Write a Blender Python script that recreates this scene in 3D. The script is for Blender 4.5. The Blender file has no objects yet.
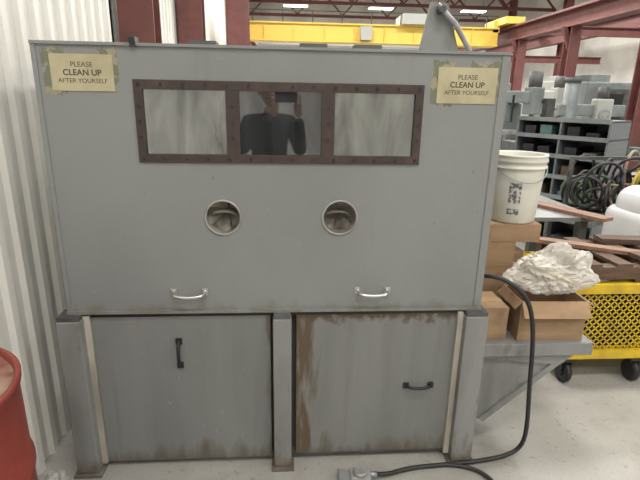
import bpy, bmesh, math, random
from mathutils import Vector, Matrix, noise, Euler
random.seed(4)
S=bpy.context.scene; COL=bpy.context.collection
S.view_settings.view_transform='Standard'
# ---------------------------------------------------------------- helpers
def link(o,parent=None):
    COL.objects.link(o)
    if parent is not None: o.parent=parent
    return o
def group(name):
    o=bpy.data.objects.new(name,None); o.empty_display_size=.1
    return link(o)
def mat(name,col,rough=.5,metal=0,col2=None,scale=5,stretch=(1,1,1),lo=.4,hi=.65,bump=0,bscale=40,detail=6,alpha=None,coat=0,spec=.5,emit=None,trans=0):
    m=bpy.data.materials.new(name); m.use_nodes=True; nt=m.node_tree; b=nt.nodes["Principled BSDF"]
    b.inputs["Base Color"].default_value=(*col,1); b.inputs["Roughness"].default_value=rough; b.inputs["Metallic"].default_value=metal
    b.inputs["Specular IOR Level"].default_value=spec
    if coat: b.inputs["Coat Weight"].default_value=coat
    if alpha is not None: b.inputs["Alpha"].default_value=alpha
    if trans: b.inputs["Transmission Weight"].default_value=trans
    if emit: b.inputs["Emission Color"].default_value=(*col,1); b.inputs["Emission Strength"].default_value=emit
    tc=nt.nodes.new("ShaderNodeTexCoord")
    if col2:
        mp=nt.nodes.new("ShaderNodeMapping"); mp.inputs["Scale"].default_value=stretch
        n=nt.nodes.new("ShaderNodeTexNoise"); n.inputs["Scale"].default_value=scale; n.inputs["Detail"].default_value=detail
        mr=nt.nodes.new("ShaderNodeMapRange"); mr.inputs[1].default_value=lo; mr.inputs[2].default_value=hi
        mx=nt.nodes.new("ShaderNodeMix"); mx.data_type='RGBA'; mx.inputs[6].default_value=(*col,1); mx.inputs[7].default_value=(*col2,1)
        nt.links.new(tc.outputs["Object"],mp.inputs[0]); nt.links.new(mp.outputs[0],n.inputs[0]); nt.links.new(n.outputs[0],mr.inputs[0])
        nt.links.new(mr.outputs[0],mx.inputs[0]); nt.links.new(mx.outputs[2],b.inputs["Base Color"])
    if bump:
        n2=nt.nodes.new("ShaderNodeTexNoise"); n2.inputs["Scale"].default_value=bscale; n2.inputs["Detail"].default_value=4
        bp=nt.nodes.new("ShaderNodeBump"); bp.inputs["Strength"].default_value=bump; bp.inputs["Distance"].default_value=.02
        nt.links.new(tc.outputs["Object"],n2.inputs[0]); nt.links.new(n2.outputs[0],bp.inputs["Height"]); nt.links.new(bp.outputs[0],b.inputs["Normal"])
    return m
def over(m,col,scale,stretch,lo,hi,amt,detail=6,zband=None,xband=None):
    """layer a stain over the base colour: noise mask, optionally weighted toward a z / x range"""
    nt=m.node_tree; b=nt.nodes["Principled BSDF"]; L=nt.links.new
    src=b.inputs["Base Color"].links[0].from_socket if b.inputs["Base Color"].links else None
    tc=nt.nodes.new("ShaderNodeTexCoord"); mp=nt.nodes.new("ShaderNodeMapping"); mp.inputs["Scale"].default_value=stretch; mp.inputs["Location"].default_value=(scale*.37,1.3,2.1)
    n=nt.nodes.new("ShaderNodeTexNoise"); n.inputs["Scale"].default_value=scale; n.inputs["Detail"].default_value=detail
    L(tc.outputs["Object"],mp.inputs[0]); L(mp.outputs[0],n.inputs[0]); val=n.outputs[0]
    sx=nt.nodes.new("ShaderNodeSeparateXYZ"); L(tc.outputs["Object"],sx.inputs[0])
    for ax,bd in ((2,zband),(0,xband)):
        if bd:
            r=nt.nodes.new("ShaderNodeMapRange"); a,c=bd
            if a<c: r.inputs[1].default_value=a; r.inputs[2].default_value=c; r.inputs[3].default_value=1; r.inputs[4].default_value=0
            else: r.inputs[1].default_value=c; r.inputs[2].default_value=a; r.inputs[3].default_value=0; r.inputs[4].default_value=1
            L(sx.outputs[ax],r.inputs[0])
            ad=nt.nodes.new("ShaderNodeMath"); ad.operation='MULTIPLY_ADD'; ad.inputs[1].default_value=.5; L(r.outputs[0],ad.inputs[0]); L(val,ad.inputs[2]); val=ad.outputs[0]
    r3=nt.nodes.new("ShaderNodeMapRange"); r3.inputs[1].default_value=lo; r3.inputs[2].default_value=hi; r3.inputs[4].default_value=amt; L(val,r3.inputs[0])
    mx=nt.nodes.new("ShaderNodeMix"); mx.data_type='RGBA'; mx.inputs[7].default_value=(*col,1); L(r3.outputs[0],mx.inputs[0])
    if src: L(src,mx.inputs[6])
    else: mx.inputs[6].default_value=b.inputs["Base Color"].default_value[:]
    L(mx.outputs[2],b.inputs["Base Color"])
def meshobj(name,vs,fs,m,parent=None,smooth=False):
    me=bpy.data.meshes.new(name); me.from_pydata([tuple(v) for v in vs],[],fs); me.update()
    bm=bmesh.new(); bm.from_mesh(me); bmesh.ops.recalc_face_normals(bm,faces=bm.faces); bm.to_mesh(me); bm.free()
    if m: me.materials.append(m)
    if smooth:
        for p in me.polygons: p.use_smooth=True
    return link(bpy.data.objects.new(name,me),parent)
def box(name,x0,x1,y0,y1,z0,z1,m,parent=None,bev=0,rot=None,piv=None):
    bm=bmesh.new(); bmesh.ops.create_cube(bm,size=1)
    for v in bm.verts: v.co=Vector(((x0+x1)/2+v.co.x*(x1-x0),(y0+y1)/2+v.co.y*(y1-y0),(z0+z1)/2+v.co.z*(z1-z0)))
    if bev: bmesh.ops.bevel(bm,geom=bm.edges[:],offset=bev,segments=2,affect='EDGES',profile=.6)
    if rot:
        c=Vector(piv) if piv else Vector(((x0+x1)/2,(y0+y1)/2,(z0+z1)/2))
        bmesh.ops.rotate(bm,cent=c,matrix=Euler(rot).to_matrix(),verts=bm.verts)
    me=bpy.data.meshes.new(name); bm.to_mesh(me); bm.free(); me.materials.append(m)
    return link(bpy.data.objects.new(name,me),parent)
def cyl(name,c,r,h,m,parent=None,axis='Z',r2=None,seg=32,bev=0,cap=True):
    bm=bmesh.new(); bmesh.ops.create_cone(bm,cap_ends=cap,segments=seg,radius1=r,radius2=r if r2 is None else r2,depth=h)
    if bev: 
        es=[e for e in bm.edges if len(e.link_faces)==2 and abs(e.calc_face_angle(0))>1]
        bmesh.ops.bevel(bm,geom=es,offset=bev,segments=2,affect='EDGES')
    if axis=='X': bmesh.ops.rotate(bm,matrix=Matrix.Rotation(math.pi/2,3,'Y'),verts=bm.verts)
    if axis=='Y': bmesh.ops.rotate(bm,matrix=Matrix.Rotation(-math.pi/2,3,'X'),verts=bm.verts)
    bmesh.ops.translate(bm,vec=c,verts=bm.verts)
    me=bpy.data.meshes.new(name); bm.to_mesh(me); bm.free(); me.materials.append(m)
    for p in me.polygons: p.use_smooth=len(p.vertices)<=4
    return link(bpy.data.objects.new(name,me),parent)
def tube(name,pts,r,m,parent=None,cyclic=False,res=6,smooth=True):
    cu=bpy.data.curves.new(name,'CURVE'); cu.dimensions='3D'; cu.bevel_depth=r; cu.bevel_resolution=3; cu.resolution_u=res; cu.use_fill_caps=True
    if smooth:
        sp=cu.splines.new('NURBS'); sp.points.add(len(pts)-1)
        for p,q in zip(sp.points,pts): p.co=(*q,1)
        sp.order_u=min(4,len(pts)); sp.use_endpoint_u=not cyclic; sp.use_cyclic_u=cyclic
    else:
        sp=cu.splines.new('POLY'); sp.points.add(len(pts)-1)
        for p,q in zip(sp.points,pts): p.co=(*q,1)
        sp.use_cyclic_u=cyclic
    cu.materials.append(m)
    dg=bpy.data.objects.new(name+"_t",cu); COL.objects.link(dg)
    bpy.context.view_layer.update()
    me=bpy.data.meshes.new_from_object(dg.evaluated_get(bpy.context.evaluated_depsgraph_get()))
    bpy.data.objects.remove(dg)
    for p in me.polygons: p.use_smooth=True
    o=bpy.data.objects.new(name,me); return link(o,parent)
def torus(name,c,R,r,m,parent=None,axis='Z',rot=None,seg=40):
    vs=[];fs=[];n=10
    for i in range(seg):
        a=2*math.pi*i/seg
        for j in range(n):
            b=2*math.pi*j/n; vs.append(Vector(((R+r*math.cos(b))*math.cos(a),(R+r*math.cos(b))*math.sin(a),r*math.sin(b))))
            fs.append((i*n+j,((i+1)%seg)*n+j,((i+1)%seg)*n+(j+1)%n,i*n+(j+1)%n))
    M=Matrix.Identity(3)
    if axis=='Y': M=Matrix.Rotation(math.pi/2,3,'X')
    if axis=='X': M=Matrix.Rotation(math.pi/2,3,'Y')
    if rot: M=Euler(rot).to_matrix()@M
    return meshobj(name,[M@v+Vector(c) for v in vs],fs,m,parent,True)
def prism(name,prof,y0,y1,m,parent=None):   # profile in XZ
    n=len(prof); vs=[(x,y0,z) for x,z in prof]+[(x,y1,z) for x,z in prof]
    fs=[tuple(range(n)),tuple(range(n,2*n))]+[(i,(i+1)%n,n+(i+1)%n,n+i) for i in range(n)]
    return meshobj(name,vs,fs,m,parent)
def lathe(name,prof,c,m,parent=None,seg=40):
    vs=[];fs=[];n=len(prof)
    for i in range(seg):
        a=2*math.pi*i/seg
        for r,z in prof: vs.append((c[0]+r*math.cos(a),c[1]+r*math.sin(a),c[2]+z))
    for i in range(seg):
        for j in range(n-1): fs.append((i*n+j,((i+1)%seg)*n+j,((i+1)%seg)*n+j+1,i*n+j+1))
    return meshobj(name,vs,fs,m,parent,True)
def cut(o,cutters):
    bpy.context.view_layer.objects.active=o
    for c in cutters:
        md=o.modifiers.new("b",'BOOLEAN'); md.operation='DIFFERENCE'; md.solver='EXACT'; md.object=c
        bpy.context.view_layer.update()
        me=bpy.data.meshes.new_from_object(o.evaluated_get(bpy.context.evaluated_depsgraph_get()))
        o.modifiers.clear(); o.data=me
        bpy.data.objects.remove(c)
def text(name,body,x,z,y,size,m,parent,bold=0):
    cu=bpy.data.curves.new(name,'FONT'); cu.body=body; cu.size=size; cu.align_x='CENTER'; cu.extrude=.0003; cu.offset=bold; cu.materials.append(m)
    o=bpy.data.objects.new(name,cu); COL.objects.link(o); o.location=(x,y,z); o.rotation_euler=(math.pi/2,0,0)
    bpy.context.view_layer.update()
    me=bpy.data.meshes.new_from_object(o.evaluated_get(bpy.context.evaluated_depsgraph_get())); mw=o.matrix_world.copy()
    bpy.data.objects.remove(o); me.transform(mw)
    return link(bpy.data.objects.new(name,me),parent)
# ---------------------------------------------------------------- materials
GREY=mat("painted_steel_grey",(.222,.232,.230),.42,.0,(.19,.198,.195),1.6,(1,1,.6),.4,.75,.03,60)
over(GREY,(.13,.125,.11),7,(1.2,1,.12),.64,.86,.35)
over(GREY,(.15,.12,.08),16,(1,1,.5),.88,1.2,.65,zband=(.765,.86))
over(GREY,(.34,.34,.32),26,(1,1,1),.68,.75,.4)
over(GREY,(.09,.08,.065),34,(1,1,1),.69,.75,.5)
GREYL=mat("painted_leg_grey",(.222,.228,.222),.5,0,(.14,.14,.135),6,(1,1,.3),.45,.75,.05,50)
over(GREYL,(.11,.08,.05),14,(1,1,.5),.76,1.05,.85,zband=(.0,.22))
over(GREYL,(.10,.07,.045),22,(1,1,.3),.62,.74,.55)
GREYD=mat("grey_dark",(.10,.105,.105),.6,0,(.06,.06,.06),5)
DOORL=mat("painted_plywood",(.196,.203,.198),.55,0,(.15,.155,.15),4,(1.5,1,.25),.4,.8,.04,70)
over(DOORL,(.10,.08,.055),18,(1,1,.25),.72,1.0,.85,zband=(.03,.2))
over(DOORL,(.10,.08,.055),18,(1,1,.25),.76,1.0,.8,xband=(-.068,-.11))
over(DOORL,(.11,.095,.08),9,(1.6,1,.08),.58,.8,.4)
over(DOORL,(.32,.32,.30),30,(1,1,.6),.68,.74,.4)
DOORR=mat("stained_plywood",(.192,.198,.192),.6,0,(.145,.15,.143),4,(1.5,1,.25),.4,.8,.04,70)
over(DOORR,(.11,.095,.08),9,(1.6,1,.08),.58,.8,.5)
over(DOORR,(.34,.33,.29),30,(1,1,.4),.88,1.05,.5,xband=(.04,.2))
over(DOORR,(.085,.055,.03),24,(1,1,.8),.70,.90,.92,zband=(.742,.66))
over(DOORR,(.095,.062,.033),26,(1,1,.16),.72,.92,.92,xband=(.04,.18))
over(DOORR,(.10,.08,.055),18,(1,1,.3),.74,1.0,.85,zband=(.03,.18))
RUST=mat("rusty_brown_steel",(.045,.031,.028),.65,.0,(.072,.046,.038),14,(1,1,1),.5,.75,.12,60)
BOLT=mat("bolt_steel",(.035,.028,.026),.5,.4)
CHROME=mat("handle_chrome",(.62,.62,.60),.3,1)
BLACK=mat("black_iron",(.012,.012,.013),.45)
RUBBER=mat("black_rubber",(.018,.018,.019),.5)
WHITE=mat("white_liner_paint",(.74,.73,.69),.45,0,(.62,.61,.56),1.2,(1,1,.4),.45,.7)
over(WHITE,(.45,.42,.36),9,(1,1,.2),.6,.85,.5)
SEAL=mat("white_seal_strip",(.50,.48,.42),.6,0,(.28,.26,.22),9,(1,1,.3))
PAPER=mat("yellowed_paper",(.46,.415,.27),.7,0,(.38,.34,.215),12)
TAPE=mat("tape_residue",(.155,.165,.115),.5,0,(.30,.27,.19),30,lo=.5,hi=.56)
INK=mat("ink",(.05,.045,.036),.7)
GLOVE=mat("glove_sleeve_beige",(.33,.305,.265),.7,0,(.15,.135,.115),8,(1,1,1),.35,.7,.2,15)
DARKIN=mat("cabinet_interior",(.06,.06,.057),.8)
CARD=mat("cardboard",(.33,.215,.125),.8,0,(.26,.165,.09),6,(1,1,4),.4,.7,.05,80)
over(CARD,(.15,.095,.05),12,(1,1,1),.60,.8,.55)
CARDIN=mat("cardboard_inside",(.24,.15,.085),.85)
PTAPE=mat("packing_tape",(.42,.31,.17),.25)
BUCK=mat("white_pail_plastic",(.66,.65,.58),.4,0,(.56,.55,.48),5)
LABEL=mat("pail_label",(.5,.5,.47),.5,0,(.12,.12,.13),60,lo=.48,hi=.54)
YEL=mat("cart_yellow",(.66,.46,.02),.45,0,(.50,.33,.03),10)
CRY=mat("crane_yellow",(.74,.52,.09),.5)
RED=mat("drum_red",(.20,.032,.022),.45,0,(.12,.018,.014),5,(1,1,.4),.4,.7,.05,20)
over(RED,(.25,.16,.12),16,(1,1,1),.64,.74,.6)
DRIM=mat("drum_rim_worn",(.30,.21,.15),.5,.3,(.18,.05,.04),14)
RBR=mat("red_oxide_steel",(.15,.05,.045),.6,0,(.11,.038,.034),3)
WOOD=mat("weathered_wood",(.13,.08,.052),.8,0,(.07,.045,.034),6,(1,6,6),.35,.7,.2,50)
WOODP=mat("plank_wood",(.27,.16,.11),.75,0,(.19,.11,.075),5,(1,8,8))
STEEL=mat("bare_steel",(.36,.37,.37),.4,.5,(.24,.25,.25),6)
TBL=mat("worn_table_top",(.27,.28,.275),.4,.3,(.19,.195,.19),3)
SHELF=mat("shelf_blue_grey",(.15,.165,.18),.5)
MACH=mat("machine_grey",(.22,.245,.245),.5,0,(.14,.16,.16),2)
MACHG=mat("machine_teal",(.09,.17,.17),.5)
MACHW=mat("machine_offwhite",(.38,.39,.36),.5)
CAST=mat("cast_grey",(.36,.36,.35),.45,.3,(.22,.22,.22),10)
CEIL=mat("ceiling_white",(.70,.70,.68),.8)
FARW=mat("far_wall_cream",(.66,.65,.59),.8,0,(.52,.51,.47),.6)
LAMP=mat("lamp_glow",(1,1,.97),.5,emit=7)
HOSEY=mat("hose_yellow",(.45,.34,.04),.5); HOSEG=mat("hose_green",(.10,.18,.08),.5); HOSEO=mat("hose_tan",(.32,.23,.16),.5)
SCW=mat("white_gelcoat",(.66,.67,.68),.25)
CLOTH=mat("dark_jacket",(.014,.016,.02),.85,0,(.025,.025,.03),20)
PANTS=mat("jeans",(.03,.04,.07),.85); SKIN=mat("skin",(.5,.30,.22),.5); HAIR=mat("hair",(.02,.015,.012),.6)
PLAST=mat("clear_plastic_film",(.72,.69,.64),.18,0,(.52,.48,.42),9,alpha=.66,spec=1.0,bump=.3,bscale=30)

def film(name,base,refl,wav,seedx):
    m=bpy.data.materials.new(name); m.use_nodes=True; nt=m.node_tree; b=nt.nodes["Principled BSDF"]
    tc=nt.nodes.new("ShaderNodeTexCoord"); mp=nt.nodes.new("ShaderNodeMapping"); mp.inputs["Location"].default_value=(seedx,0,0); mp.inputs["Scale"].default_value=(1,1,.28)
    mp.inputs["Rotation"].default_value=(0,.25,0)
    n=nt.nodes.new("ShaderNodeTexNoise"); n.inputs["Scale"].default_value=8; n.inputs["Detail"].default_value=3; n.inputs["Distortion"].default_value=1.4
    cr=nt.nodes.new("ShaderNodeValToRGB"); e=cr.color_ramp.elements; e[0].position=.36; e[0].color=(*[c*.5 for c in base],1); e[1].position=.74; e[1].color=(*base,1)  # streaky pane reflections painted into the base colour as lighter and darker bands
    bp=nt.nodes.new("ShaderNodeBump"); bp.inputs["Strength"].default_value=wav; bp.inputs["Distance"].default_value=.01
    L=nt.links.new; L(tc.outputs["Object"],mp.inputs[0]); L(mp.outputs[0],n.inputs[0]); L(n.outputs[0],cr.inputs[0]); L(cr.outputs[0],b.inputs["Base Color"])
    L(n.outputs[0],bp.inputs["Height"]); L(bp.outputs[0],b.inputs["Normal"])
    b.inputs["Roughness"].default_value=.03 if wav<.1 else .06; b.inputs["Metallic"].default_value=refl; b.inputs["Specular IOR Level"].default_value=.8
    return m
FILM1=film("window_film_a",(.34,.35,.345),.8,.20,0); FILM2=film("window_film_b",(.24,.25,.26),.85,.004,3); FILM3=film("window_film_c",(.35,.36,.355),.8,.30,7)

FL=mat("concrete_floor",(.37,.36,.333),.42,0,(.28,.27,.248),1.3,(1,1,1),.35,.7,.04,30,10)
over(FL,(.17,.155,.14),28,(1,1,1),.62,.74,.55,3); over(FL,(.21,.19,.17),4,(1,1,1),.55,.75,.5,8); over(FL,(.14,.13,.12),90,(1,1,1),.63,.70,.5,2)

# ---------------------------------------------------------------- room shell
XR=17; YB=-8; YF=38; ZC=9
box("floor",-3,XR+.2,YB-.2,YF+.2,-.2,0,FL)
box("ceiling",-3,XR+.2,YB-.2,YF+.2,ZC,ZC+.2,CEIL)
def ribwall(name,x,y0,y1,z1,m,pitch=.17,d=.028):
    pr=[];y=y0
    while y<y1-.001:
        for a,b in ((0,0),(.55,0),(.62,1),(.93,1),(1,0)):
            yy=min(y+a*pitch,y1); pr.append((x+b*d,yy))
        y+=pitch
    pr+= [(x-.12,y1),(x-.12,y0)]
    n=len(pr); vs=[(p[0],p[1],0) for p in pr]+[(p[0],p[1],z1) for p in pr]
    fs=[(i,(i+1)%n,n+(i+1)%n,n+i) for i in range(n)]+[tuple(range(n)),tuple(range(n,2*n))]
    return meshobj(name,vs,fs,m)
ribwall("wall_left",-1.09,1.45,3.3,ZC,WHITE,.13,.022)
ribwall("wall_left_far",-2.75,3.3,YF,ZC,WHITE,.3,.04)
ribwall("wall_left_near",-1.5,YB,1.45,ZC,WHITE,.17,.022)
box("wall_left_return",-2.87,-1.21,3.3,3.42,0,ZC,WHITE)
box("wall_far",-3,XR+.2,YF,YF+.2,0,ZC,FARW)
box("wall_right",XR,XR+.2,YB,YF,0,ZC,FARW)
box("wall_rear",-1.6,XR+.2,YB-.2,YB,0,ZC,FARW)

def ibeam_v(name,x,y,z0,z1,w,d,m,parent=None):
    t=.03
    g=parent or group(name)
    box("flange_front",x-w/2,x+w/2,y-d/2,y-d/2+t,z0,z1,m,g); box("flange_back",x-w/2,x+w/2,y+d/2-t,y+d/2,z0,z1,m,g); box("web",x-.012,x+.012,y-d/2+t,y+d/2-t,z0,z1,m,g)
    box("base_plate",x-w/2-.05,x+w/2+.05,y-d/2-.05,y+d/2+.05,z0,z0+.03,m,g)
    return g
for x,y,w in ((-2.35,8.6,.55),(-2.35,13.2,.6),(-1.65,18.2,.75),(-2.4,24,.5),(-2.4,31,.5)): ibeam_v("steel_column",x,y,0,ZC,w,.45,RBR)
HB=3.68   # underside of crane runway
for y in (11.3,14.6,17.9,24,30,36): ibeam_v("steel_column",8.35,y,0,HB,.32,.34,RBR)
for y in (14,21,28,35): ibeam_v("steel_column",15.5,y,0,ZC,.4,.4,RBR)
g=group("crane_runway_beam")
box("top_flange",8.12,8.58,8.5,37.9,HB+.45,HB+.5,RBR,g); box("bottom_flange",8.15,8.55,8.5,37.9,HB,HB+.05,RBR,g); box("web",8.33,8.37,8.5,37.9,HB+.05,HB+.45,RBR,g); box("rail",8.32,8.38,8.5,37.9,HB+.5,HB+.57,STEEL,g)
for y in (11.3,14.6,17.9,24,30,36):
    prism("knee_brace",[(8.0,HB),(8.12,HB),(8.35,HB-.65),(8.25,HB-.65)],y-.05,y+.05,RBR,g)
g=group("crane_runway_beam")
box("top_flange",-1.95,-1.55,19.0,37.9,HB+.45,HB+.5,RBR,g); box("web",-1.77,-1.73,19.0,37.9,HB+.05,HB+.45,RBR,g); box("bottom_flange",-1.95,-1.55,19.0,37.9,HB,HB+.05,RBR,g)
g=group("bridge_crane"); A,B_=3.58,4.12
box("girder",-1.4,7.9,18.9,19.4,A,B_,CRY,g); box("girder_flange_top",-1.4,7.9,18.8,19.5,B_,B_+.05,CRY,g); box("girder_flange_bottom",-1.4,7.9,18.8,19.5,A-.05,A,CRY,g)
for i in range(8): box("stiffener",-.8+i*1.1,-.76+i*1.1,18.84,18.9,A,B_,CRY,g)
box("end_truck_right",7.85,8.55,18.2,20.1,HB+.57,HB+.8,CRY,g); box("end_truck_left",-1.95,-1.4,18.9,20.1,HB+.51,HB+.75,CRY,g)
box("truck_hanger",7.7,7.95,18.9,19.4,B_-.1,HB+.75,CRY,g)
box("hoist_body",4.2,5.2,18.5,19.8,B_+.05,B_+.4,MACHW,g); box("catwalk_rail",-1.3,7.8,18.75,18.79,B_+.4,B_+.44,BLACK,g)
for i in range(9): box("rail_post",-1.2+i*1.07,-1.17+i*1.07,18.75,18.79,B_+.05,B_+.4,BLACK,g)
box("control_panel",2.7,3.1,18.6,18.9,A+.03,B_-.05,MACHW,g)
for y in (14,20,26,32,37):
    g=group("roof_truss")
    box("bottom_chord",-2.6,16.9,y-.08,y+.08,7.0,7.18,RBR,g); box("top_chord",-2.6,16.9,y-.08,y+.08,8.75,8.95,RBR,g)
    x=-2.4;k=0
    while x<16:
        L_=1.6; a=math.atan2(1.6,L_)*(1 if k%2 else -1); ln=math.hypot(1.6,L_)
        box("diagonal",x+.8-ln/2,x+.8+ln/2,y-.05,y+.05,7.92,8.02,RBR,g,rot=(0,a,0)); x+=L_;k+=1
for (x0,y0,x1,y1,z0,z1) in ((8.6,18,15.3,18,3.9,4.15),(8.6,24,15.3,24,3.4,3.65),(8.6,30,15.3,30,5.2,5.5)):
    g=group("cross_beam"); box("web",x0,x1,y0-.02,y1+.02,z0,z1,RBR,g); box("flange_top",x0,x1,y0-.12,y1+.12,z1,z1+.03,RBR,g); box("flange_bottom",x0,x1,y0-.12,y1+.12,z0-.03,z0,RBR,g)
g=group("crane_runway_beam")
box("web",15.0,15.05,9,37.8,4.7,5.2,RBR,g); box("top_flange",14.8,15.25,9,37.8,5.2,5.25,RBR,g); box("bottom_flange",14.8,15.25,9,37.8,4.65,4.7,RBR,g)
g=group("wall_pipe"); 
for z in (3.6,3.9,5.2): box("pipe",-2,16.8,37.7,37.8,z,z+.1,MACHW,g)
g=group("door_1"); box("leaf",1.5,5.0,37.85,37.98,0,4.2,MACHW,g); box("frame_top",1.3,5.2,37.8,37.98,4.2,4.4,RBR,g)
for i in range(8): box("seam",1.5,5.0,37.82,37.86,.5*i+.2,.5*i+.23,GREYD,g)
SKYG=mat("sky_glass",(.8,.88,1),.3,emit=1.0)
g=group("window_1")
for i in range(5): box("pane",6.5+i*1.9,8.1+i*1.9,37.9,37.99,4.3,5.1,SKYG,g)

# ---------------------------------------------------------------- ceiling lights
def lamp(x,y,z=7.0,P=190):
    g=group("ceiling_light")
    box("housing",x-.8,x+.8,y-.32,y+.32,z+.05,z+.14,MACHW,g)
    for k in (-.2,0,.2): box("tube",x-.75,x+.75,y+k-.04,y+k+.04,z+.0,z+.05,LAMP,g)
    for k in (-.6,.6): box("hanger",x+k-.01,x+k+.01,y-.01,y+.01,z+.14,ZC,BLACK,g)
    l=bpy.data.lights.new("area",'AREA'); l.shape='RECTANGLE'; l.size=1.6; l.size_y=.7; l.energy=P; l.color=(1,.97,.93)
    o=bpy.data.objects.new("light",l); link(o,g); o.location=(x,y,z-.03)
for y in (-5,-1.5,3.2,8,14,20,26,33):
    for x in (.6,6,12):
        if y==-1.5 and x>10: continue
        lamp(x,y,P=180 if y<10 else 480)

# ---------------------------------------------------------------- blasting cabinet
F=1.816; BK=2.70
c=group("blasting_cabinet")
XL,XR_=-.865,.812; ZT,ZB=1.757,.762
fp=box("front_panel",XL,XR_,F,F+.02,ZB,ZT,GREY,c)
cs=[box("c",-.51,-.215,F-.1,F+.1,1.385,1.62,GREY),box("c",-.172,.132,F-.1,F+.1,1.385,1.62,GREY),box("c",.175,.478,F-.1,F+.1,1.385,1.615,GREY)]
for x in (-.243,.208): cs.append(cyl("c",(x,F,1.148),.066,.3,GREY,None,'Y',seg=48))
cut(fp,cs)
box("side_left",XL,XL+.02,F+.02,BK,ZB,ZT,GREY,c); box("side_right",XR_-.02,XR_,F+.02,BK,ZB,ZT,GREY,c)
box("back_panel",XL+.02,XR_-.02,BK-.02,BK,ZB,ZT,GREY,c); box("top_panel",XL-.004,XR_+.004,F-.008,BK,ZT,ZT+.010,GREY,c); box("work_floor",XL+.02,XR_-.02,F+.02,BK-.02,ZB,ZB+.02,DARKIN,c)
box("inner_wall",XL+.03,XR_-.03,F+.45,F+.46,ZB+.02,ZT-.01,DARKIN,c)
box("edge_strip_right",XR_-.026,XR_+.004,F-.004,F,ZB,ZT,GREY,c)
box("edge_strip_left",XL-.004,XL+.012,F-.004,F,ZB,ZT,GREY,c)
box("bottom_lip",XL-.006,XR_+.006,F-.012,F+.03,ZB-.010,ZB+.002,GREY,c)
box("seam_gap",XL+.02,XR_-.02,F+.004,F+.02,ZB-.03,ZB-.010,BLACK,c)
y0,y1=F-.007,F
for n,a in (("frame_top",(-.538,.505,1.615,1.648)),("frame_bottom",(-.538,.505,1.358,1.388)),("frame_left",(-.538,-.507,1.388,1.615)),("frame_right",(.474,.505,1.388,1.615)),("mullion_1",(-.218,-.169,1.388,1.615)),("mullion_2",(.129,.178,1.388,1.615))):
    box(n,a[0],a[1],y0,y1,a[2],a[3],RUST,c,bev=.0015)
for i in range(14):
    x=-.52+i*(1.008/13)
    for z in (1.633,1.373): cyl("frame_bolt",(x,y0-.002,z),.0055,.004,BOLT,c,'Y',seg=8)
for x in (-.522,-.194,.153,.49):
    for z in (1.45,1.505,1.56): cyl("frame_bolt",(x,y0-.002,z),.0055,.004,BOLT,c,'Y',seg=8)
for n,a,m in (("window_pane_1",(-.512,-.213),FILM1),("window_pane_2",(-.174,.134),FILM2),("window_pane_3",(.173,.480),FILM3)):
    box(n,a[0],a[1],F+.004,F+.008,1.38,1.622,m,c)
for x in (-.243,.208):
    torus("port_ring",(x,F-.002,1.148),.067,.004,CAST,c,'Y')
    cyl("port_sleeve",(x,F+.07,1.148),.0655,.14,GLOVE,c,'Y',cap=False)
    for k in range(5):
        a0=2*math.pi*k/5+.5+(.9 if x<0 else .2)
        ap=(x+.008,F+.115+.004*k,1.156)
        vs=[Vector(ap)]
        for j in range(9):
            a=a0+j*(2*math.pi/5*.96)/8; vs.append(Vector((x+.064*math.cos(a),F+.04+.016*math.sin(j*.8)+k*.006,1.148+.064*math.sin(a))))
        meshobj("port_flap_%d"%(k+1),vs,[(0,j,j+1) for j in range(1,9)],GLOVE,c,True)
    tube("glove_cuff",[(x-.045,F+.05,1.155),(x-.01,F+.04,1.168),(x+.03,F+.045,1.165),(x+.05,F+.055,1.145)],.006,GLOVE,c)
for x,z in ((-.388,.842),(.352,.842)):
    tube("handle_bar",[(x-.062,F-.002,z),(x-.06,F-.03,z-.002),(x-.05,F-.042,z-.006),(x,F-.045,z-.010),(x+.05,F-.042,z-.006),(x+.06,F-.03,z-.002),(x+.062,F-.002,z)],.0075,CHROME,c)
    for s in (-.062,.062): box("handle_foot",x+s-.012,x+s+.012,F-.006,F,z-.014,z+.014,CHROME,c,bev=.002)
box("base_body",XL+.03,XR_-.03,F+.045,BK-.02,.05,ZB-.03,DARKIN,c)
box("base_side_left",XL,XL+.03,F+.03,BK,.04,ZB-.014,GREY,c); box("base_side_right",XR_-.03,XR_,F+.03,BK,.04,ZB-.014,GREY,c); box("base_back",XL,XR_,BK-.02,BK,.04,ZB-.014,GREY,c)
box("bottom_rail",XL+.03,XR_-.03,F+.02,F+.06,.015,.05,GREYD,c)
box("door_left",-.788,-.068,F+.006,F+.024,.028,.738,DOORL,c,bev=.002)
box("door_right",.04,.752,F+.006,F+.024,.04,.738,DOORR,c,bev=.002)
box("seal_left",-.815,-.790,F-.006,F+.03,.03,.742,SEAL,c); box("seal_right",.722,.745,F-.012,F+.006,.03,.742,SEAL,c)
for n,xa,xb in (("leg_left",-.905,-.812),("leg_center",-.056,.02),("leg_right",.745,.842)):
    box(n,xa,xb,F-.045,F+.045,.012,ZB-.028,GREYL,c,bev=.006)
    box(n+"_foot",xa-.012,xb+.012,F-.06,F+.06,0,.012,GREYL,c)
    box(n+"_cap",xa+.004,xb-.004,F-.04,F+.04,ZB-.03,ZB-.010,GREYD,c)
for xa,xb in ((-.865,-.78),(.72,.812)): box("leg_rear",xa,xb,BK-.08,BK,0,.05,GREYL,c)
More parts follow.
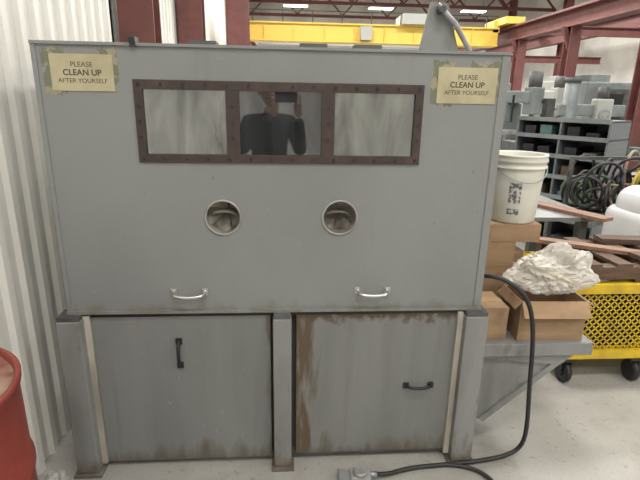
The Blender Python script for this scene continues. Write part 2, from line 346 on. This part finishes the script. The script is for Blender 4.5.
def pull(cx,cz,vert):
    h=.055
    if vert: p=[(cx,F+.006,cz+h),(cx,F-.02,cz+h*.9),(cx,F-.028,cz),(cx,F-.02,cz-h*.9),(cx,F+.006,cz-h)]; e=[(cx,cz+h),(cx,cz-h)]
    else: p=[(cx-h,F+.006,cz),(cx-h*.9,F-.02,cz),(cx,F-.028,cz),(cx+h*.9,F-.02,cz),(cx+h,F+.006,cz)]; e=[(cx-h,cz),(cx+h,cz)]
    tube("pull_handle",p,.007,BLACK,c)
    for x,z in e: box("pull_foot",x-.013,x+.013,F-.003,F+.007,z-.013,z+.013,BLACK,c,bev=.002)
pull(-.445,.565,True); pull(.58,.385,False)
box("hinge_tab",-.535,-.515,F-.014,F+.03,ZT-.004,ZT+.03,GREYD,c); cyl("hinge_pin",(-.525,F-.012,ZT+.016),.011,.02,BLACK,c,'Y',seg=16)
for x in (-.3,.1,.3): box("lid_bracket",x-.05,x+.05,F+.05,F+.12,ZT+.010,ZT+.028,GREYD,c)
for x0,x1,z0,z1 in ((-.812,-.600,1.605,1.727),(.553,.775,1.585,1.712)):
    xc=(x0+x1)/2
    def ragged(nm,xa,xb,za,zb,yy,amp):
        pts=[];n=14
        for i in range(n): pts.append((xa+(xb-xa)*i/n,yy,zb+random.uniform(-amp,amp)))
        for i in range(n//2): pts.append((xb+random.uniform(-amp,amp)*.6,yy,zb-(zb-za)*i/(n//2)))
        for i in range(n): pts.append((xb-(xb-xa)*i/n,yy,za+random.uniform(-amp,amp)))
        for i in range(n//2): pts.append((xa+random.uniform(-amp,amp)*.6,yy,za+(zb-za)*i/(n//2)))
        meshobj(nm,pts,[tuple(range(len(pts)))],TAPE,c)
    if x0<0: ragged("tape_residue_1",x0-.028,x0+.05,z0-.012,z1+.02,F-.0008,.008); ragged("tape_residue_2",x1-.05,x1+.016,z0+.03,z1+.022,F-.0009,.008)
    else: ragged("tape_residue_1",x0-.022,x0+.06,z0-.006,z1+.022,F-.0008,.008); ragged("tape_residue_2",x1-.10,x1+.012,z0+.02,z1+.02,F-.0009,.008)
    box("sign_paper",x0,x1,F-.003,F-.0016,z0,z1,PAPER,c)
    text("sign_text_1","PLEASE",xc,z1-.042,F-.0032,.024,INK,c,0); text("sign_text_2","CLEAN UP",xc,z1-.070,F-.0032,.028,INK,c,.0005); text("sign_text_3","AFTER YOURSELF",xc,z1-.095,F-.0032,.0215,INK,c,0)
meshobj("lift_arm_plate",[(.56,2.14,ZT+.01),(.74,2.14,ZT+.01),(.67,2.14,1.98),(.60,2.14,1.985),(.56,2.17,ZT+.01),(.74,2.17,ZT+.01),(.67,2.17,1.98),(.60,2.17,1.985)],[(0,1,2,3),(4,5,6,7),(0,1,5,4),(1,2,6,5),(2,3,7,6),(3,0,4,7)],GREYL,c)
tube("lift_arm_link",[(.62,2.12,1.97),(.70,2.12,1.90),(.77,2.12,1.80),(.78,2.12,1.765)],.011,CAST,c,smooth=False)
cyl("lift_arm_pin",(.635,2.13,1.95),.014,.08,GREYD,c,'Y',seg=16)
box("side_shelf_top",.845,1.38,1.86,2.50,.535,.56,GREYL,c); box("side_shelf_lip",.845,1.38,1.85,1.86,.50,.56,GREYL,c,bev=.002)
box("side_shelf_end",1.37,1.38,1.86,2.50,.50,.535,GREYL,c)
prism("side_hopper",[(.845,.50),(1.31,.50),(1.23,.44),(.92,.16),(.845,.14)],1.88,2.44,GREYL,c)
prism("hopper_flange",[(.845,.50),(1.32,.50),(1.24,.435),(.92,.145),(.90,.165),(1.21,.445),(.845,.485)],1.868,1.88,GREYL,c)
for z in (.2,.35): box("shelf_bracket",.84,.86,1.9,2.4,z,z+.03,GREYD,c)

# ---------------------------------------------------------------- hose on floor
g=group("air_hose")
tube("hose",[(.815,1.90,.87),(.87,1.83,.90),(.95,1.80,.87),(1.03,1.79,.78),(1.06,1.785,.60),(1.07,1.785,.40),(1.09,1.78,.2),(1.10,1.80,.06),(1.04,1.80,.012),(.92,1.77,.012),(.72,1.75,.012),(.52,1.74,.014),(.45,1.70,.014),(.39,1.69,.03)],.0098,RUBBER,g,res=12)
tube("hose_branch",[(.72,1.75,.012),(.82,1.74,.012),(.90,1.68,.012),(.90,1.58,.012),(.80,1.50,.012)],.009,RUBBER,g,res=12)
g=group("foot_pedal_valve")
box("body",.27,.36,1.645,1.72,0,.05,CAST,g,bev=.012); cyl("cap",(.315,1.68,.055),.03,.02,CAST,g,bev=.004); cyl("fitting",(.37,1.69,.03),.014,.04,STEEL,g,'X',seg=12)
box("treadle",.22,.29,1.65,1.71,.03,.042,STEEL,g,rot=(0,.3,0)); cyl("fitting_left",(.265,1.68,.02),.012,.03,STEEL,g,'X',seg=12)

# ---------------------------------------------------------------- red drum
g=group("steel_drum"); C=(-.995,1.09,0)
lathe("shell",[(0,.02),(.275,.02),(.285,.0),(.29,.01),(.285,.03),(.285,.28),(.293,.295),(.293,.305),(.285,.32),(.285,.56),(.293,.575),(.293,.585),(.285,.60),(.285,.84)],C,RED,g,56)
lathe("rim",[(.285,.840),(.293,.848),(.294,.862),(.288,.868),(.280,.866),(.277,.85),(.272,.845)],C,RED,g,56)
lathe("lid",[(.276,.848),(.2,.846),(.19,.85),(.0,.85)],C,DRIM,g,56)
cyl("bung",(-1.05,1.2,.86),.035,.018,DRIM,g,seg=16)

def crumple(name,c,s,m,seed,amp=.35,sub=4,parent=None,floor=None,fs=2.2,smooth=False,fine=.35):
    bm=bmesh.new(); bmesh.ops.create_icosphere(bm,subdivisions=sub,radius=1)
    for v in bm.verts:
        p=v.co.copy(); q=p*fs+Vector((seed,seed*.7,0))
        d=noise.noise(q)*amp+abs(noise.noise(q*2.3))*amp*.7-abs(noise.noise(q*5))*amp*fine
        v.co=Vector((p.x*s[0],p.y*s[1],p.z*s[2]))*(1+d)+Vector(c)
        if floor is not None: v.co.z=max(v.co.z,floor)
    me=bpy.data.meshes.new(name); bm.to_mesh(me); bm.free(); me.materials.append(m)
    for p in me.polygons: p.use_smooth=smooth
    return link(bpy.data.objects.new(name,me),parent)
crumple("plastic_sheet",(-.965,1.66,.03),(.06,.085,.06),mat("dirty_plastic",(.45,.43,.40),.4,0,(.32,.30,.28),9),3,floor=.001)

# ---------------------------------------------------------------- cardboard boxes
def carton(name,x0,x1,y0,y1,z0,z1,rot=0,op=False,tape=True):
    g=group(name); cx,cy=(x0+x1)/2,(y0+y1)/2; g.location=(cx,cy,z0); g.rotation_euler=(0,0,rot)
    w,d,h=(x1-x0)/2,(y1-y0)/2,z1-z0; t=.005
    box("bottom",-w,w,-d,d,0,t,CARD,g)
    box("side_front",-w,w,-d,-d+t,t,h,CARD,g); box("side_back",-w,w,d-t,d,t,h,CARD,g); box("side_left",-w,-w+t,-d+t,d-t,t,h,CARD,g); box("side_right",w-t,w,-d+t,d-t,t,h,CARD,g)
    if not op:
        box("flap_front",-w,w,-d,-.002,h,h+t,CARD,g); box("flap_back",-w,w,.002,d,h,h+t,CARD,g)
        if tape: box("tape_top",-w-.001,w+.001,-.025,.025,h+t,h+t+.001,PTAPE,g)
    else:
        fl=d*.75
        box("flap_front",-w,w,-d-fl,-d,h-t,h,CARD,g,rot=(.95,0,0),piv=(0,-d,h))
        box("flap_back",-w,w,d,d+fl,h-t,h,CARDIN,g,rot=(-.6,0,0),piv=(0,d,h))
        box("flap_right",w,w+fl*.6,-d,d,h-t,h,CARD,g,rot=(0,.5,0),piv=(w,0,h)); box("flap_left",-w-fl*.6,-w,-d,d,h-t,h,CARDIN,g,rot=(0,-.8,0),piv=(-w,0,h))
    return g
carton("cardboard_box",.86,1.17,2.18,2.48,.561,.80,0)
carton("cardboard_box",.87,1.12,2.18,2.46,.807,.93,.02)
carton("cardboard_box",.97,1.24,2.18,2.42,.937,1.02,-.03)
carton("cardboard_box",1.04,1.34,1.88,2.08,.561,.75,-.03,op=True)
carton("cardboard_box",.87,.99,1.90,2.09,.561,.71,.0)
# loose crinkled bag heaped on the open carton: translucent faceted film with pointed corners
def bag(name,c,s,m,seed):
    bm=bmesh.new(); bmesh.ops.create_icosphere(bm,subdivisions=5,radius=1)
    ears=[Vector((.75,0,.65)).normalized(),Vector((.05,-.2,1)).normalized(),Vector((-.95,-.2,-.05)).normalized(),Vector((1,-.1,-.2)).normalized(),Vector((-.5,-.5,.5)).normalized()]
    for v in bm.verts:
        p=v.co.copy(); q=p*1.6+Vector((seed,seed*.5,1))
        w2=noise.noise_vector(p*2.2+Vector((seed,1,2)))*.35
        d=noise.noise(q)*.20-abs(noise.noise((p+w2)*3.4+Vector((0,seed,0))))*.34-abs(noise.noise((p+w2)*7.5))*.13+.10
        e=max(max(0,p.dot(k))**14 for k in ears)*.42
        v.co=Vector((p.x*s[0],p.y*s[1],p.z*s[2]))*(.98+d+e)+Vector(c)
        v.co.z=max(v.co.z,.757+.004*noise.noise(p*9))
    me=bpy.data.meshes.new(name); bm.to_mesh(me); bm.free(); me.materials.append(m)
    return link(bpy.data.objects.new(name,me))
bag("plastic_bag",(1.20,1.98,.845),(.165,.085,.105),PLAST,5)

# ---------------------------------------------------------------- bucket
g=group("plastic_bucket"); B=(1.13,2.29,1.027)
lathe("shell",[(0,0),(.108,0),(.112,.006),(.128,.26),(.128,.262),(.138,.264),(.138,.272),(.129,.274),(.131,.292),(.138,.294),(.138,.302),(.133,.318),(.136,.320),(.136,.328),(.130,.328),(.126,.322),(.108,.01),(0,.01)],B,BUCK,g,48)
def arcpatch(name,zc,h,a0,a1,m,off=.0012):
    vs=[];fs=[];n=12
    for i in range(n+1):
        a=a0+(a1-a0)*i/n
        for z in (zc-h/2,zc+h/2):
            rr=.112+(.016)*(z/.26)+off; vs.append((B[0]+rr*math.cos(a),B[1]+rr*math.sin(a),B[2]+z))
    fs=[(2*i,2*i+2,2*i+3,2*i+1) for i in range(n)]; meshobj(name,vs,fs,m,g)
arcpatch("label",.15,.10,-2.20,-1.75,LABEL); arcpatch("label_text",.06,.03,-2.2,-1.75,LABEL)
tube("bail",[(B[0]-.139,B[1],B[2]+.30),(B[0]-.13,B[1]-.07,B[2]+.25),(B[0]-.05,B[1]-.145,B[2]+.20),(B[0]+.06,B[1]-.145,B[2]+.20),(B[0]+.13,B[1]-.07,B[2]+.25),(B[0]+.139,B[1],B[2]+.30)],.0025,STEEL,g)

# ---------------------------------------------------------------- yellow cart
g=group("mesh_sided_cart"); x0,x1,ya,yb=1.60,2.70,2.38,2.98; zb,zt=.17,.62
def expanded(name,o,u,v,W,H_,m,parent,sp=.042,w=.0075):
    vs=[];fs=[]
    o,u,v=Vector(o),Vector(u),Vector(v); nrm=u.cross(v)
    for sgn in (1,-1):
        k=-H_ if sgn==1 else 0
        end=W if sgn==1 else W+H_
        while k<end:
            if sgn==1: lo=max(0,-k); hi=min(H_,W-k)
            else: lo=max(0,k-W); hi=min(H_,k)
            if hi-lo>.01:
                a=o+u*(k+sgn*lo)+v*lo; b=o+u*(k+sgn*hi)+v*hi; dd=(b-a).normalized(); s=dd.cross(nrm).normalized()*w/2; nn=nrm*.002
                i=len(vs); vs+= [a-s-nn,a+s-nn,b+s-nn,b-s-nn,a-s+nn,a+s+nn,b+s+nn,b-s+nn]
                fs+=[(i,i+1,i+2,i+3),(i+4,i+5,i+6,i+7),(i,i+1,i+5,i+4),(i+2,i+3,i+7,i+6),(i+1,i+2,i+6,i+5),(i,i+3,i+7,i+4)]
            k+=sp
    return meshobj(name,vs,fs,m,parent)
for n,a in (("deck",(x0,x1,ya,yb,zt-.02,zt)),("lower_deck",(x0,x1,ya,yb,zb,zb+.02))): box(n,*a,YEL,g)
for xx in (x0,x1-.035):
    for yy in (ya,yb-.035): box("corner_post",xx,xx+.035,yy,yy+.035,zb,zt-.02,YEL,g)
for yy in (ya-.004,yb-.03): box("top_rail",x0,x1,yy,yy+.034,zt-.05,zt+.004,YEL,g); box("bottom_rail",x0,x1,yy,yy+.034,zb-.01,zb+.045,YEL,g)
for xx in (x0-.004,x1-.03): box("top_rail_side",xx,xx+.034,ya,yb,zt-.05,zt+.004,YEL,g); box("bottom_rail_side",xx,xx+.034,ya,yb,zb-.01,zb+.045,YEL,g)
box("mid_post",(x0+x1)/2,(x0+x1)/2+.03,ya,ya+.03,zb,zt,YEL,g)
expanded("mesh_front",(x0+.03,ya+.014,zb+.03),(1,0,0),(0,0,1),x1-x0-.06,zt-zb-.07,YEL,g)
expanded("mesh_left",(x0+.014,ya+.03,zb+.03),(0,1,0),(0,0,1),yb-ya-.06,zt-zb-.07,YEL,g)
expanded("mesh_back",(x0+.03,yb-.014,zb+.03),(1,0,0),(0,0,1),x1-x0-.06,zt-zb-.07,YEL,g)
box("stored_part",x0+.1,x0+.5,ya+.1,yb-.1,zb+.02,zb+.2,BLACK,g); box("stored_part",x0+.6,x0+.95,ya+.12,yb-.1,zb+.02,zb+.28,GREYD,g)
for xx in (x0+.04,x0+.46,x1-.07):
    for yy in (ya+.03,yb-.06):
        cyl("caster_wheel",(xx,yy,.065),.065,.04,RUBBER,g,'X',seg=28,bev=.008); cyl("caster_hub",(xx,yy,.065),.022,.046,STEEL,g,'X',seg=16)
        box("caster_fork",xx-.03,xx-.024,yy-.025,yy+.025,.05,.15,BLACK,g); box("caster_fork",xx+.024,xx+.03,yy-.025,yy+.025,.05,.15,BLACK,g); box("caster_plate",xx-.045,xx+.045,yy-.045,yy+.045,.145,.16,BLACK,g)
def pallet(x0,x1,ya,yb,z,rot=0):
    g=group("wooden_pallet"); cx,cy=(x0+x1)/2,(ya+yb)/2; g.location=(cx,cy,z); g.rotation_euler=(0,0,rot); w,d=(x1-x0)/2,(yb-ya)/2
    for k in (-d,-.035,d-.07): box("stringer",-w,w,k,k+.07,.018,.09,WOOD,g)
    for i in range(6):
        a=-w+i*(2*w-.09)/5; box("top_board",a,a+.09,-d,d,.09,.108,WOOD,g)
    for i in range(4):
        a=-w+i*(2*w-.09)/3; box("bottom_board",a,a+.09,-d,d,0,.018,WOOD,g)
pallet(1.66,2.66,2.42,2.96,.626,.03)
g=group("wood_planks")
box("plank_1",1.55,2.15,2.66,2.74,.738,.76,WOODP,g,rot=(0,0,-.55)); box("plank_2",2.0,2.55,2.75,2.86,.738,.77,WOOD,g,rot=(0,0,-.15)); box("plank_3",2.0,2.5,2.48,2.58,.738,.765,WOOD,g,rot=(0,0,.15))
g=group("steel_table")
box("top",1.45,2.20,3.15,3.95,.79,.82,TBL,g,bev=.003)
for a in (1.5,2.10):
    for b in (3.2,3.85): box("leg",a,a+.06,b,b+.06,0,.79,GREYD,g)
box("lower_shelf",1.5,2.16,3.2,3.91,.25,.27,STEEL,g)
box("table_plank",1.98,2.10,3.0,3.7,.82,.845,WOODP,g,rot=(0,0,.42)); box("table_vise",1.55,1.7,3.5,3.7,.82,.93,GREYD,g,bev=.02)
carton("cardboard_box",1.55,1.8,3.3,3.55,.271,.5)
# shelving unit
g=group("steel_shelving_unit"); g.location=(3.12,5.2,0); g.rotation_euler=(0,0,-.98)
w,d,h=.5,.24,1.42
box("side_left",-w,-w+.02,-d,d,0,h,SHELF,g); box("side_right",w-.02,w,-d,d,0,h,SHELF,g); box("back",-w,w,d-.01,d,0,h,SHELF,g); box("divider",-.01,.01,-d,d,.04,h,SHELF,g)
for i,z in enumerate((.04,.34,.58,.80,1.02,1.22,1.40)):
    box("shelf_%d"%(i+1),-w,w,-d,d,z,z+.018,SHELF,g); box("shelf_lip",-w,w,-d-.006,-d,z-.01,z+.035,MACH,g)
    if z<1.3:
        for x in (-.42,-.24,.06,.26):
            m=random.choice([BLACK,GREYD,BLACK,WOOD,MACHG,GREYD]); hh=random.uniform(.05,.12)
            box("shelf_bin",x,x+.13,-d+.03,d-.05,z+.018,z+.018+hh,m,g,bev=.004)
# hose rack with its hanging coils
g=group("hose_rack")
box("deck",2.42,3.45,3.72,4.25,.62,.65,STEEL,g)
for a in (2.44,3.39):
    for b in (3.74,4.19): box("leg",a,a+.04,b,b+.04,0,.62,GREYD,g)
box("hanger_bar",2.45,3.42,4.0,4.03,1.12,1.15,GREYD,g); box("hanger_post",2.45,2.48,4.0,4.03,.65,1.12,GREYD,g); box("hanger_post",3.39,3.42,4.0,4.03,.65,1.12,GREYD,g)
ms=[RUBBER,RUBBER,HOSEO,RUBBER,RUBBER,HOSEY,RUBBER,RUBBER,HOSEG,RUBBER]
for i in range(40):
    R=random.uniform(.09,.17); x=2.58+(i%9)*.095+random.uniform(-.03,.03); y=3.84+random.uniform(0,.1)+(.16 if i>14 else 0)
    torus("hose_coil",(x,y-.02,.665+R+random.uniform(0,.2)),R,.012,ms[i%10],g,'Y',rot=(random.uniform(-.25,.25),0,random.uniform(-.9,.9)))
for i in range(6): torus("hose_coil_flat",(2.60+(i//2)*.12,3.86,.668+.024*(i%2)),.12,.012,RUBBER,g,'Z')
# white floor machine
g=group("floor_scrubber")
def rbody(name,x0,x1,y0,y1,z0,z1,m,b): 
    bm=bmesh.new(); bmesh.ops.create_cube(bm,size=1)
    for v in bm.verts: v.co=Vector(((x0+x1)/2+v.co.x*(x1-x0),(y0+y1)/2+v.co.y*(y1-y0),(z0+z1)/2+v.co.z*(z1-z0)))
    bmesh.ops.bevel(bm,geom=bm.edges[:],offset=b,segments=6,affect='EDGES',profile=.5)
    me=bpy.data.meshes.new(name); bm.to_mesh(me); bm.free(); me.materials.append(m)
    for p in me.polygons: p.use_smooth=True
    link(bpy.data.objects.new(name,me),g)
rbody("body",2.52,3.5,3.10,3.60,.10,.84,SCW,.08); rbody("hood",2.55,3.35,3.14,3.58,.68,1.0,SCW,.13)
cyl("head_lamp",(2.62,3.095,.72),.055,.03,BLACK,g,'Y'); cyl("lamp_lens",(2.62,3.08,.72),.042,.01,STEEL,g,'Y')
for xx in (2.72,3.3):
    cyl("wheel",(xx,3.2,.1),.1,.06,RUBBER,g,'Y'); cyl("wheel",(xx,3.55,.1),.1,.06,RUBBER,g,'Y')
box("bumper",2.50,3.5,3.07,3.11,.18,.28,BLACK,g,bev=.01); box("seam",2.52,3.5,3.095,3.10,.80,.81,BLACK,g)

# ---------------------------------------------------------------- background machines
def mill(x,y,s=1,m=MACH,r=0):
    g=group("milling_machine"); g.location=(x,y,0); g.rotation_euler=(0,0,r); g.scale=(s,s,s)
    box("base",-.4,.4,-.6,.5,0,.18,m,g,bev=.03); box("column",-.22,.22,.0,.45,.18,1.55,m,g,bev=.04); box("ram",-.15,.15,-.55,.5,1.55,1.78,m,g,bev=.03)
    box("knee",-.2,.2,-.5,.0,.55,.9,m,g,bev=.03); box("saddle",-.25,.25,-.52,-.1,.9,.98,m,g); box("table",-.65,.65,-.48,-.2,.98,1.06,STEEL,g)
    box("head",-.13,.13,-.62,-.36,1.35,1.85,m,g,bev=.03); cyl("motor",(0,-.49,1.98),.12,.28,GREYD,g); cyl("quill",(0,-.49,1.25),.05,.22,STEEL,g); cyl("handwheel",(-.70,-.34,1.02),.1,.02,CAST,g,'X'); box("control",.35,.55,-.5,-.35,1.3,1.65,GREYD,g)
    cyl("knob",(.12,-.63,1.6),.04,.03,BLACK,g,'Y'); box("lamp_arm",-.30,-.27,-.3,-.27,1.2,1.7,BLACK,g)
def radial_drill(x,y,m,r=0,s=1):
    g=group("radial_drill"); g.location=(x,y,0); g.rotation_euler=(0,0,r); g.scale=(s,s,s)
    box("base",-.4,1.1,-.4,.4,0,.18,m,g,bev=.03); cyl("column",(0,0,1.2),.16,2.05,m,g); cyl("column_cap",(0,0,2.26),.18,.1,GREYD,g); box("arm",-.25,1.2,-.12,.12,1.45,1.72,m,g,bev=.03)
    box("head",.5,.85,-.3,.1,1.3,1.85,MACHW,g,bev=.04); cyl("motor",(.67,-.1,1.98),.12,.26,GREYD,g); cyl("spindle",(.67,-.1,1.15),.045,.3,STEEL,g); cyl("feed_wheel",(.67,-.33,1.5),.12,.02,CAST,g,'Y'); box("work_table",.45,1.0,-.3,.3,.18,.7,m,g,bev=.02)
def lathe_m(x,y,r=0,m=MACH,s=1):
    g=group("engine_lathe"); g.location=(x,y,0); g.rotation_euler=(0,0,r); g.scale=(s,s,s)
    box("pedestal_left",-1.3,-.7,-.3,.3,0,.75,m,g,bev=.03); box("pedestal_right",.7,1.2,-.28,.28,0,.75,m,g,bev=.03); box("bed",-1.3,1.3,-.22,.22,.75,.92,m,g,bev=.02); box("chip_tray",-.7,.9,-.4,.35,.62,.66,GREYD,g)
    box("headstock",-1.3,-.65,-.28,.28,.92,1.38,m,g,bev=.04); cyl("chuck",(-.58,0,1.15),.16,.12,STEEL,g,'X'); box("carriage",-.1,.25,-.35,.25,.92,1.02,STEEL,g); box("tool_post",0,.12,-.1,.02,1.02,1.16,GREYD,g); box("tailstock",.8,1.1,-.12,.12,.92,1.25,m,g,bev=.03); cyl("tail_wheel",(1.16,0,1.14),.09,.02,STEEL,g,'X')
def hmc(name,x,y,w,d,h,m):
    g=group(name); g.location=(x,y,0)
    box("enclosure",-w/2,w/2,-d/2,d/2,.12,h,m,g,bev=.05); box("plinth",-w/2+.05,w/2-.05,-d/2+.05,d/2-.05,0,.12,GREYD,g)
    box("door",-w*.3,w*.15,-d/2-.03,-d/2,.5,h-.2,GREYD,g,bev=.01); box("window",-w*.22,w*.05,-d/2-.045,-d/2-.03,h*.5,h-.35,BLACK,g); box("control_pendant",w*.25,w*.42,-d/2-.15,-d/2,h*.5,h*.85,MACHW,g,bev=.02); box("roof_unit",-w*.3,0,-d*.2,d*.3,h,h+.25,m,g,bev=.02)
mill(4.5,9.6,1.0,MACH,.3); radial_drill(6.0,10.2,MACH,-.2,.9); mill(7.0,13.2,1.05,MACHW,.2); mill(3.6,12.5,1.0,MACHG,.1); mill(9.8,12.8,1.05,MACH,.2)
lathe_m(8.2,8.0,.1,MACH)
hmc("machining_center",5.6,15.5,2.2,1.8,2.1,MACH); hmc("machining_center",10.4,16,2.2,2,2.2,MACH); hmc("machining_center",12.5,21,3,2,2.4,MACHW); hmc("machining_center",6.4,22.4,2.4,2,2.3,MACHG); hmc("machining_center",2.8,23,2.4,2,2.4,MACH)
for (x,y,m) in ((3.7,7.7,GREYD),(5.2,8.0,MACH),(10.2,9.8,RED)):
    g=group("parts_cabinet"); box("body",x,x+.6,y,y+.45,.06,.95,m,g,bev=.01); box("plinth",x+.03,x+.57,y+.03,y+.42,0,.06,BLACK,g)
    for i in range(4): box("drawer",x+.03,x+.57,y-.012,y,.12+.2*i,.29+.2*i,m,g); box("drawer_pull",x+.2,x+.4,y-.03,y-.012,.2+.2*i,.22+.2*i,STEEL,g)
g=group("work_bench"); box("top",3.7,5.6,6.2,6.9,.85,.9,TBL,g)
for a in (3.75,5.48):
    for b in (6.24,6.78): box("leg",a,a+.07,b,b+.07,0,.85,GREYD,g)
box("lower_shelf",3.8,5.5,6.25,6.85,.3,.33,GREYD,g)
for i in range(9):
    x=3.8+i*.19; box("bench_part",x,x+random.uniform(.06,.14),6.3,6.5,.9,.9+random.uniform(.05,.25),random.choice([STEEL,BLACK,GREYD,MACHG,CARD,MACH]),g,bev=.006)

# ---------------------------------------------------------------- photographer (seen mirrored in the panes)
g=group("photographer")
def skin(name,pts,edges,rad,m,sub=2,root=0):
    me=bpy.data.meshes.new(name); me.from_pydata(pts,edges,[]); o=link(bpy.data.objects.new(name,me))
    o.modifiers.new("s",'SKIN')
    bpy.context.view_layer.update()
    lay=me.skin_vertices[0] if me.skin_vertices else None
    if lay is None:
        bpy.context.view_layer.objects.active=o; o.select_set(True); bpy.ops.mesh.customdata_skin_add(); lay=me.skin_vertices[0]
    for i,r in enumerate(rad): lay.data[i].radius=(r,r) if not isinstance(r,tuple) else r
    lay.data[root].use_root=True
    s=o.modifiers.new("ss",'SUBSURF'); s.levels=sub; s.render_levels=sub
    bpy.context.view_layer.update()
    me2=bpy.data.meshes.new_from_object(o.evaluated_get(bpy.context.evaluated_depsgraph_get())); bpy.data.objects.remove(o)
    me2.materials.clear(); me2.materials.append(m)
    for p in me2.polygons: p.use_smooth=True
    return link(bpy.data.objects.new(name,me2),g)
px,py=-.14,-.46
skin("jacket",[(px,py,.98),(px,py,1.15),(px,py,1.34),(px,py+.02,1.46),(px-.18,py,1.39),(px-.24,py+.10,1.15),(-.11,-.17,1.44),(px+.18,py,1.39),(px+.26,py+.12,1.15),(.10,-.17,1.44)],
     [(0,1),(1,2),(2,3),(2,4),(4,5),(5,6),(2,7),(7,8),(8,9)],[(.17,.12),(.155,.12),(.16,.12),.06,.07,.055,.038,.07,.055,.038],CLOTH)
skin("trousers",[(px,py,.95),(px-.10,py,.88),(px-.12,py+.01,.50),(px-.13,py,.09),(px+.10,py,.88),(px+.12,py+.01,.50),(px+.13,py,.09)],[(0,1),(1,2),(2,3),(0,4),(4,5),(5,6)],[.13,.095,.068,.05,.095,.068,.05],PANTS)
for s in (-1,1): 
    box("shoe",px+s*.13-.045,px+s*.13+.045,py-.09,py+.18,0,.085,BLACK,g,bev=.025)
    hx=(-.098 if s<0 else .098)
    skin("hand",[(hx,-.16,1.45),(hx+s*-.01,-.11,1.52),(hx+s*-.015,-.075,1.56)],[(0,1),(1,2)],[.026,.034,.03],SKIN)
    for k,(dz,l) in enumerate(((.03,.06),(.01,.07),(-.012,.065),(-.032,.05))):
        skin("finger_%d"%(k+1),[(hx,-.085,1.56+dz),(hx+s*.012,-.045,1.575+dz),(hx+s*.004,-.022,1.58+dz),(hx-s*.02,-.018,1.58+dz)],[(0,1),(1,2),(2,3)],[.009,.0085,.008,.007],SKIN,1)
    skin("thumb",[(hx-s*.01,-.11,1.55),(hx-s*.03,-.075,1.575),(hx-s*.045,-.05,1.59)],[(0,1),(1,2)],[.012,.010,.009],SKIN,1)
box("phone",-.083,.083,-.046,-.036,1.555,1.635,BLACK,g,bev=.004)
skin("neck",[(px,py+.02,1.44),(px,py+.04,1.53)],[(0,1)],[.06,.055],SKIN,1)
bm=bmesh.new(); bmesh.ops.create_uvsphere(bm,u_segments=32,v_segments=24,radius=1)
for v in bm.verts:
    p=v.co.copy(); q=Vector((p.x*.076,p.y*.095,p.z*.118))
    if p.z<0: q.x*=1-.28*(-p.z)**1.3; 
    if p.y>.85 and -.25<p.z<.1: q.y+=.02*(1-abs(p.x)*3) if abs(p.x)<.33 else 0
    if p.y>.7 and .0<p.z<.3 and .2<abs(p.x)<.6: q.y-=.008
    v.co=q+Vector((px,py+.06,1.64))
me=bpy.data.meshes.new("head"); bm.to_mesh(me); bm.free(); me.materials.append(SKIN)
for p in me.polygons: p.use_smooth=True
link(bpy.data.objects.new("head",me),g)
crumple("hair",(px,py+.035,1.675),(.08,.092,.092),HAIR,5,.08,3,g)
for s in (-1,1):
    torus("ear",(px+s*.078,py+.05,1.63),.018,.008,SKIN,g,'X',seg=16); cyl("eye",(px+s*.03,py+.148,1.645),.011,.008,BLACK,g,'Y',seg=12)
tube("mouth",[(px-.022,py+.142,1.582),(px,py+.148,1.58),(px+.022,py+.142,1.582)],.004,RED,g)

# ---------------------------------------------------------------- world + camera
w=bpy.data.worlds.new("world"); S.world=w; w.use_nodes=True; w.node_tree.nodes["Background"].inputs[0].default_value=(.75,.8,.85,1); w.node_tree.nodes["Background"].inputs[1].default_value=.5
yaw,pitch,roll=.0727,.2897,.0187
f=Vector((math.sin(yaw)*math.cos(pitch),math.cos(yaw)*math.cos(pitch),-math.sin(pitch))); r=Vector((math.cos(yaw),-math.sin(yaw),0)); u=r.cross(f)
r2=r*math.cos(roll)+u*math.sin(roll); u2=-r*math.sin(roll)+u*math.cos(roll)
cd=bpy.data.cameras.new("camera"); cd.sensor_width=36; cd.lens=27; cd.clip_start=.05; cd.clip_end=200
co=bpy.data.objects.new("camera",cd); COL.objects.link(co)
Mx=Matrix((r2,u2,-f)).transposed().to_4x4(); Mx.translation=Vector((0,0,1.6)); co.matrix_world=Mx
S.camera=co
